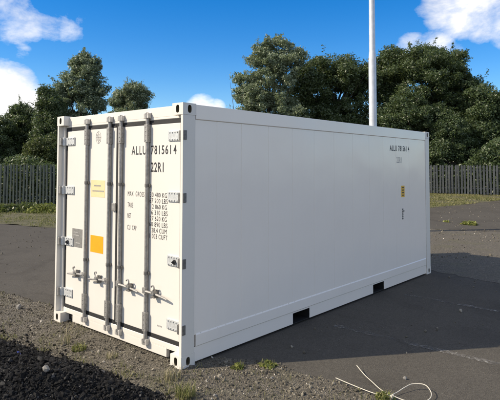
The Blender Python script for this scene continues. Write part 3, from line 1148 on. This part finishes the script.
def tree(name, label, px, depth, ell, nclump, per, crad, leaf, mat, trunk, cat='tree', group=None, droop=0., shoots=0):
    """ell: list of (dpx, py_centre, half width px, half height px, depth radius m, depth offset m)"""
    bx, by = spot(px, depth)
    root = tag(empty(name, (bx, by, 0)), label, cat, group)
    s = depth / FPX
    hr = Vector((rt.x, rt.y, 0)).normalized()
    hf = Vector((fw.x, fw.y, 0)).normalized()
    area = np.array([e[2] * e[3] for e in ell], float)
    crad *= .86
    cnt = np.maximum(2, (1.45 * nclump * area / area.sum()).astype(int))
    C = []
    for e, k in zip(ell, cnt):
        cx = e[0] * s
        cz = CAM.z + (165.4 - e[1]) * s
        rx, rz, ry = e[2] * s, e[3] * s, e[4]
        d = RNG.normal(size=(k, 3))
        d /= np.linalg.norm(d, axis=1, keepdims=True)
        r = RNG.uniform(.12, 1, (k, 1)) ** .42
        d = d * r * np.array([[max(.2, rx - crad * .6), max(.2, ry - crad * .6), max(.2, rz - crad * .6)]])
        for a in d:
            p = Vector((bx, by, 0)) + hr * (cx + a[0]) + hf * (e[5] + a[1])
            C.append((p.x, p.y, max(crad * .5, cz + a[2])))
    C = np.array(C)
    rad = crad * RNG.uniform(.55, 1.3, len(C))
    p, nrm = clump_points(C, rad, int(per * 1.35))
    p = p[:, :]
    if droop:
        p[:, 2] -= droop * np.abs(RNG.normal(size=len(p)))
    # loose sprigs reaching out of the crown
    ns = int(len(C) * (.2 if mat == 'leaf_oak' else .7))
    k = RNG.integers(0, len(C), ns)
    out = C[k] - C.mean(0)
    out /= np.linalg.norm(out, axis=1, keepdims=True) + 1e-6
    out = out + RNG.normal(0, .45, (ns, 3)) + np.array([[0, 0, .15 if not droop else -.2]])
    m_ = 22
    tt = np.tile(np.linspace(.6, 1, m_), ns)[:, None] * np.repeat(rad[k] * RNG.uniform(.8, 1.4, ns), m_)[:, None]
    sp = np.repeat(C[k], m_, 0) + np.repeat(out, m_, 0) * tt + RNG.normal(0, leaf * .55, (ns * m_, 3))
    p = np.concatenate([p, sp])
    nrm = np.concatenate([nrm, np.repeat(out, m_, 0)])
    ok = p[:, 2] > .05
    v, f = leaves(p[ok], leaf * .84, nrm[ok] * .8 + np.array([[0, 0, .35]]), 1.5)
    # trunk and limbs reaching into the clumps
    top = C[:, 2].max()
    ctr = Vector((C[:, 0].mean(), C[:, 1].mean(), 0))
    tb = MB()
    h1 = top * .62
    tp = []
    for k in range(8):
        q_ = k / 7
        tp.append((bx + (ctr.x - bx) * q_ + .12 * math.sin(q_ * 5 + px), by + (ctr.y - by) * q_ + .12 * math.cos(q_ * 4 + px), -.05 + h1 * q_))
    tb.tube(tp, [trunk * (1 - .72 * k / 7) * (1.35 if k == 0 else 1) for k in range(8)], 9)
    order = RNG.permutation(len(C))[:min(len(C), 48)]
    for i in order:
        c = Vector(C[i])
        k0 = min(6, max(1, int(7 * min(.95, (c.z * .62) / h1))))
        st = Vector(tp[k0])
        mid = st.lerp(c, .5) + Vector((random.gauss(0, .15), random.gauss(0, .15), random.uniform(-.1, .35)))
        r0 = trunk * .34
        tb.tube([st, st.lerp(mid, .55), mid, c], [r0, r0 * .7, r0 * .5, .012], 6, cap=False)
    tr = tb.build('trunk', 'bark', root, smooth=True)
    me = npmesh('crown', v - np.array([[bx, by, 0]]), f, mat)
    link('crown', me, (bx, by, 0), root)
    return root


GL, GR = 'trees behind the dark green fence', 'trees behind the grey fence'
# right-hand group: dx px, centre py, half w px, half h px, depth radius, depth offset
tree('birch_tree', 'pale grey-green airy tree, tallest of those above the container roof', 270, 38,
     [(0, 80, 30, 44, 2.4, 0), (-18, 96, 20, 26, 1.6, 0), (10, 59, 24, 27, 1.8, 0), (6, 122, 36, 34, 2.4, 0), (-30, 80, 8, 9, .8, 0), (30, 56, 8, 10, .8, 0)],
     230, 140, .46, 0.112, 'leaf_grey', .17, group=GR)
tree('oak_tree', 'dark dense broad tree between the pale airy tree and the steel pole', 332, 41,
     [(0, 92, 40, 40, 3.0, 0), (-34, 92, 16, 30, 1.8, 0), (36, 82, 16, 28, 1.8, 0), (-16, 74, 22, 22, 2.0, 0), (20, 72, 22, 24, 2.0, 0), (0, 130, 50, 36, 3.0, 0)],
     240, 210, .62, 0.122, 'leaf_oak', .26, group=GR)
tree('oak_tree', 'largest domed dark tree, rising beside the steel pole over the grey fence', 424, 42,
     [(-6, 84, 52, 42, 4.2, 0), (-30, 66, 24, 22, 2.4, 0), (16, 66, 30, 24, 2.8, 0), (-2, 52, 14, 11, 1.4, 0), (40, 96, 22, 28, 2.4, 0), (-8, 130, 60, 36, 3.4, 0)],
     400, 210, .66, 0.126, 'leaf_oak', .30, group=GR)
tree('ivy_tree', 'dark glossy tree in front of the largest domed tree, close to the grey fence', 412, 38.5,
     [(0, 116, 32, 26, 1.6, 0), (-26, 128, 24, 24, 1.4, 0), (26, 124, 24, 26, 1.4, 0), (0, 146, 48, 18, 1.6, 0)],
     170, 210, .50, 0.104, 'leaf_dark', .16, group=GR)
tree('dark_tree', 'low dark tree sloping down beyond the largest domed tree', 490, 39,
     [(-8, 108, 24, 28, 2.2, 0), (14, 112, 24, 26, 2.2, 0), (0, 136, 36, 30, 2.4, 0)],
     200, 210, .60, 0.119, 'leaf_dark', .2, group=GR)
tree('dark_tree', 'dark bushy tree at the far end of the grey fence', 556, 40,
     [(0, 104, 34, 34, 2.6, 0), (0, 136, 40, 30, 2.6, 0)], 170, 192, .62, 0.122, 'leaf_dark', .2, group=GR)
# left-hand group
tree('poplar_tree', 'tall grey-green leafy tree behind the container door corner and dark green fence', 82, 33,
     [(0, 80, 22, 26, 1.3, 0), (3, 66, 17, 17, 1.0, 0), (-17, 92, 12, 20, .9, 0), (-6, 108, 24, 24, 1.5, 0), (12, 96, 14, 26, 1.1, 0), (0, 138, 30, 30, 1.7, 0)],
     190, 227, .38, 0.083, 'leaf_poplar', .16, group=GL)
tree('willow_tree', 'shorter dark drooping tree close against the tall grey-green tree', 50, 31,
     [(0, 104, 15, 16, 1.0, 0), (-4, 92, 9, 9, .7, 0), (0, 134, 20, 30, 1.3, 0)], 110, 210, .36, 0.076, 'leaf_dark', .12, group=GL, droop=.12)
tree('round_tree', 'rounded dark green tree above the dark green fence', 24, 33,
     [(0, 124, 20, 18, 1.4, 0), (-6, 114, 12, 11, 1.0, 0), (10, 118, 10, 12, .9, 0), (0, 148, 26, 20, 1.6, 0)], 130, 210, .40, 0.083, 'leaf_dark', .14, group=GL)
tree('olive_tree', 'brownish olive green low tree over the dark green fence end', -4, 31,
     [(0, 136, 20, 22, 1.5, 0), (-14, 124, 16, 14, 1.2, 0), (0, 156, 26, 12, 1.4, 0)], 110, 192, .40, 0.083, 'leaf_oak', .13, group=GL)
tree('olive_tree', 'olive green tree farther along the dark green fence from the container', -48, 31,
     [(0, 124, 30, 30, 2.0, 0), (0, 152, 34, 20, 2.0, 0)], 120, 192, .46, 0.086, 'leaf_oak', .15, group=GL)
tree('ash_tree', 'pale green loose crowned tree peeking over the container door header', 130, 37,
     [(0, 100, 22, 18, 1.4, 0), (-12, 98, 12, 11, 1.0, 0), (8, 94, 13, 13, 1.0, 0), (0, 126, 28, 26, 1.8, 0)],
     130, 183, .40, 0.083, 'leaf_grey', .14, group=GL)
tree('sallow_bush', 'light olive drooping bush leaning over the dark green fence beside the container', 42, 27.5,
     [(2, 146, 15, 16, .9, 0), (-12, 154, 14, 12, .8, 0), (14, 152, 12, 16, .8, 0), (0, 172, 30, 20, 1.0, 0)], 120, 210, .30, 0.065, 'leaf_olive', .07, 'bush', droop=.16)
tree('elder_bush', 'dark bushy shrub filling the gap below the largest domed tree at the fence', 452, 37.5,
     [(0, 132, 20, 18, 1.2, 0), (-10, 148, 22, 16, 1.2, 0), (14, 150, 22, 14, 1.2, 0)], 110, 200, .46, .105, 'leaf_dark', .1, 'bush')
# bare shoots left of the pale tree
bx, by = spot(239, 34)
root = tag(empty('sapling', (bx, by, 0)), 'thin nearly bare sapling shoots beside the pale airy tree', 'sapling')
tb = MB()
tips = []
for k in range(7):
    a = random.uniform(-1.0, .3)
    hh = random.uniform(5.6, 7.5)
    p0 = Vector((bx + random.gauss(0, .08), by + random.gauss(0, .08), 0))
    p3 = p0 + Vector((rt.x * a, rt.y * a, hh))
    m_ = p0.lerp(p3, .5) + Vector((-rt.x * a * .2, -rt.y * a * .2, 0))
    tb.tube([p0, m_, p3], [.035, .024, .008], 6)
    for j in range(9):
        tips.append(p0.lerp(p3, random.uniform(.55, 1.0)) + Vector((random.gauss(0, .08), random.gauss(0, .08), random.gauss(0, .05))))
tb.build('stem', 'bark', root)
v, f = leaves(np.array([x[:] for x in tips]), .13)
link('foliage', npmesh('foliage', v - np.array([[bx, by, 0]]), f, 'leaf_grey'), (bx, by, 0), root)


# undergrowth behind the fences: one dark mass nobody could count
def undergrowth(a, b, off, depth, hmax, n, leaf, mat, label):
    a, b = Vector(a), Vector(b)
    d = (b - a).normalized()
    nr = Vector((-d.y, d.x))
    t_ = RNG.uniform(0, (b - a).length, n)
    o = RNG.uniform(off, off + depth, n)
    z = RNG.uniform(0, 1, n) ** .8 * hmax * (.72 + .28 * np.sin(t_ * .9) * np.sin(t_ * .37 + 1))
    p = np.stack([a.x + d.x * t_ + nr.x * o, a.y + d.y * t_ + nr.y * o, z], 1)
    v, f = leaves(p, leaf, np.tile(np.array([[-nr.x * .6, -nr.y * .6, .5]]), (n, 1)))
    tag(link('undergrowth', npmesh('undergrowth', v, f, mat), (0, 0, 0)), label, 'undergrowth', kind='stuff')


undergrowth((-33, 3.5), (-10.6, 12.9), .35, 1.8, 2.7, 48000, .085, 'leaf_dark', 'dark tangled leaves behind the dark green fence')
undergrowth((-18, 30.9), (9, 36.5), .6, 3.0, 4.2, 46000, .13, 'leaf_dark', 'deep dark thicket behind the grey fence')


def far_wood(px0, px1, depth, top, n, mat, label):
    k = RNG.uniform(px0, px1, n)
    dd = depth + RNG.uniform(0, 5, n)
    h = (top + .14 * top * np.sin(k * .11) + .10 * top * np.sin(k * .047 + 2)) * (1 - RNG.uniform(0, 1, n) ** 2.2)
    P = np.array([[*spot(a, b)] for a, b in zip(k, dd)])
    v, f = leaves(np.c_[P, h], .34, np.tile(np.array([[-fw.x * .5, -fw.y * .5, .5]]), (n, 1)))
    tag(link('woodland', npmesh('woodland', v, f, mat), (0, 0, 0)), label, 'woodland', kind='stuff')


far_wood(-260, 165, 48, 4.6, 16000, 'leaf_dark', 'dark distant wood behind the trees of the dark green fence')
far_wood(225, 780, 52, 6.0, 30000, 'leaf_dark', 'dark distant wood behind the trees of the grey fence')


# ivy and weeds at the foot of the fence, tufts in the yard
def weed(name, label, x, y, r, h, n, leaf, mat='weed', group=None, bl=0, blh=.15, z=0., cat='weed'):
    root = tag(empty(name, (x, y, z)), label, cat, group)
    if n:
        a = RNG.uniform(0, 2 * math.pi, n)
        rr = np.sqrt(RNG.uniform(0, 1, n))
        k = .5 + .5 * np.sin(a * 3 + x * 7)
        p = np.stack([np.cos(a) * rr * r * (.7 + .3 * k), np.sin(a) * rr * r * (.7 + .3 * k), RNG.uniform(.05, 1, n) * h * (1.05 - rr ** 2)], 1)
        v, f = leaves(p, leaf, np.tile(np.array([[0, 0, .9]]), (n, 1)), 1.6)
        link('foliage', npmesh('foliage', v, f, mat), (x, y, z), root)
    if bl:
        a = RNG.uniform(0, 2 * math.pi, bl)
        rr = np.sqrt(RNG.uniform(0, 1, bl)) * r * .8
        v, f = blades(np.stack([np.cos(a) * rr, np.sin(a) * rr, np.zeros(bl)], 1), blh, .0035 if blh < .2 else .006, .6)
        link('blades', npmesh('blades', v, f, mat if n == 0 else 'grass_mix'), (x, y, z), root)
    return root


def gp(px, py):
    d = ray(px, py)
    k = -CAM.z / d.z
    return CAM.x + d.x * k, CAM.y + d.y * k


weed('bramble', 'broad-leaved bramble clump at the foot of the dark green fence', *gp(27, 211), 1.0, .40, 1000, .08, 'leaf_olive', cat='bramble')
weed('bramble', 'bramble clump beside the container at the foot of the dark green fence', *gp(46, 212), .9, .36, 900, .08, 'weed', cat='bramble')
weed('bramble', 'low bramble tangle farther along the dark green fence', *gp(4, 212), .7, .35, 500, .10, 'leaf_olive', cat='bramble')
weed('dock_plant', 'low yellow-green weed patch growing alone on open asphalt', *gp(470, 224.5), .30, .12, 240, .07, 'weed', cat='weed')
weed('dock_plant', 'small faint weed on open asphalt behind the container', *gp(447, 222), .12, .05, 50, .05, 'weed', cat='weed')
tuft = 'grass tufts around the container'
weed('grass_tuft', 'yellow-green grass tuft where the black heap meets the gravel', *gp(79, 350), .10, .06, 40, .02, 'weed', tuft, 110, .07, cat='grass tuft')
weed('grass_tuft', 'small thin grass tuft on gravel before the door sill', *gp(112, 358), .07, .05, 0, .02, 'straw', tuft, 60, .055, cat='grass tuft')
weed('grass_tuft', 'long dry grass tuft in the gravel below the corner casting', *gp(185, 397), .11, .06, 0, .02, 'grass_mix', tuft, 130, .11, cat='grass tuft')
weed('grass_tuft', 'straggly dry grass right at the near bottom corner casting', *gp(172, 379), .10, .06, 0, .02, 'straw', tuft, 90, .10, cat='grass tuft')
weed('grass_tuft', 'little weed on the gravel edge in the side shadow of the container', *gp(238, 368), .07, .05, 60, .025, 'weed', tuft, 40, .05, cat='grass tuft')
weed('grass_tuft', 'brighter weed where gravel meets the shaded asphalt beside the container', *gp(268, 366), .10, .05, 90, .028, 'weed', tuft, 60, .05, cat='grass tuft')
weed('grass_tuft', 'weed under the loop of white strapping', *gp(384, 398), .09, .05, 110, .022, 'weed', tuft, 80, .05, cat='grass tuft')
weed('dead_stalks', 'pale dead stalks standing at the edge of the black heap', *gp(66, 344), .07, .05, 0, .02, 'straw', None, 26, .17, cat='stalks')
q = patchy(scatter(fr, 7000), 2.0, .5)
e = patchy(RNG.uniform((-4, -1.2), (1.2, .1), (16000, 2)), 3.0, .6)
e = e[(heap(e[:, 0], e[:, 1] - .22) > 0) | ((e[:, 1] > .02) & (RNG.uniform(0, 1, len(e)) < .4) & (e[:, 0] > .1))]
q = np.concatenate([q, e])
q = q[(heap(q[:, 0], q[:, 1]) < 0)]
v, f = blades(np.c_[q, np.zeros(len(q))], .04, .0024, .9)
tag(link('sparse_grass', npmesh('sparse_grass', v, f, 'grass_mix'), (0, 0, 0)), 'sparse dry grass and moss bits through the gravel', 'grass', kind='stuff')

# ------------------------------------------------------------------ loose strapping and litter
root = tag(empty('strapping', (1.78, .80, 0)), 'white plastic strapping dropped in a loop on the asphalt', 'strapping')


def spline(pts, k=8):
    pts = [Vector(p) for p in pts]
    pts = [pts[0] * 2 - pts[1]] + pts + [pts[-1] * 2 - pts[-2]]
    out = []
    for i in range(1, len(pts) - 2):
        p0, p1, p2, p3 = pts[i - 1:i + 3]
        for j in range(k):
            t_ = j / k
            out.append(.5 * ((2 * p1) + (p2 - p0) * t_ + (2 * p0 - 5 * p1 + 4 * p2 - p3) * t_ ** 2 + (3 * p1 - p0 - 3 * p2 + p3) * t_ ** 3))
    return out + [pts[-2]]


Z = .012
MB().tube(spline([(1.255, .765, .03), (1.42, .75, Z + .01), (1.632, .743, Z), (1.79, .757, Z)]), .0036, 7).build('strand', 'strap_plastic', root, smooth=True)
MB().tube(spline([(1.265, 1.13, .04), (1.40, 1.03, .02), (1.523, .949, Z), (1.66, .85, Z), (1.80, .772, Z + .008)]), .0036, 7).build('strand', 'strap_plastic', root, smooth=True)
MB().tube(spline([(1.785, .765, Z + .012), (1.80, .87, .02), (1.822, .97, .035), (1.86, 1.062, .05), (1.952, 1.10, .055), (2.035, 1.03, .04), (2.06, .95, .02), (2.03, .86, Z), (1.93, .79, Z), (1.80, .765, Z + .02)]), .0036, 7).build('strand', 'strap_plastic', root, smooth=True)
MB().box(1.765, 1.815, .748, .788, .004, .034).build('buckle', 'strap_plastic', root, bevel=.004)

def on_heap(px, py):
    d = ray(px, py)
    k = 1.0
    while k < 12:
        p = CAM + d * k
        hz = float(heap(np.array([p.x]), np.array([p.y]))[0])
        if p.z <= max(hz, 0):
            return p.x, p.y, max(hz, 0)
        k += .01
    return p.x, p.y, 0


BXs, BYs, z = on_heap(18, 356)
mb = MB()
bs = []
for k in range(24):
    a = 2 * math.pi * k / 12
    rr = .028 * (1 if k < 12 else .45) * random.uniform(.7, 1.2)
    bs.append((BXs + rr * math.cos(a) * 1.3, BYs + rr * math.sin(a), z + .015 + (.022 if k >= 12 else 0) + random.uniform(-.008, .008)))
mb.add(bs, [(i, (i + 1) % 12, (i + 1) % 12 + 12, i + 12) for i in range(12)] + [tuple(range(12, 24))] + [tuple(range(11, -1, -1))])
tag(mb.build('plastic_scrap', 'blue_plastic'), 'small crumpled blue plastic scrap lying on the black heap', 'litter')


def stone(label, x, y, zb, s):
    v, f = rocks(np.array([[0, 0, 0.]]), np.array([s]), .7, .15)
    o = link('stone', npmesh('stone', v, f, 'stone_pale'), (x, y, zb + s * .45))
    tag(o, label, 'stone', 'pale stones lying about')


plain('stone_pale', (.20, .19, .17), .85, 0, .25, 40, .004)
for (px, py, s, lab) in ((46, 371, .040, 'pale angular stone resting on the black heap'),):
    x, y, zh = on_heap(px, py)
    stone(lab, x, y, zh, s)
for (px, py, s, lab) in ((272, 379, .022, 'pale stone on gravel near the weeds beside the container'), (215, 396, .018, 'small pale stone on gravel between the grass tuft and strapping'),
                         (405, 379, .020, 'white chip on bare asphalt just beyond the strapping loop'), (19, 309, .05, 'flat pale stone at the gravel edge away from the container')):
    x, y = gp(px, py)
    stone(lab, x, y, 0, s)
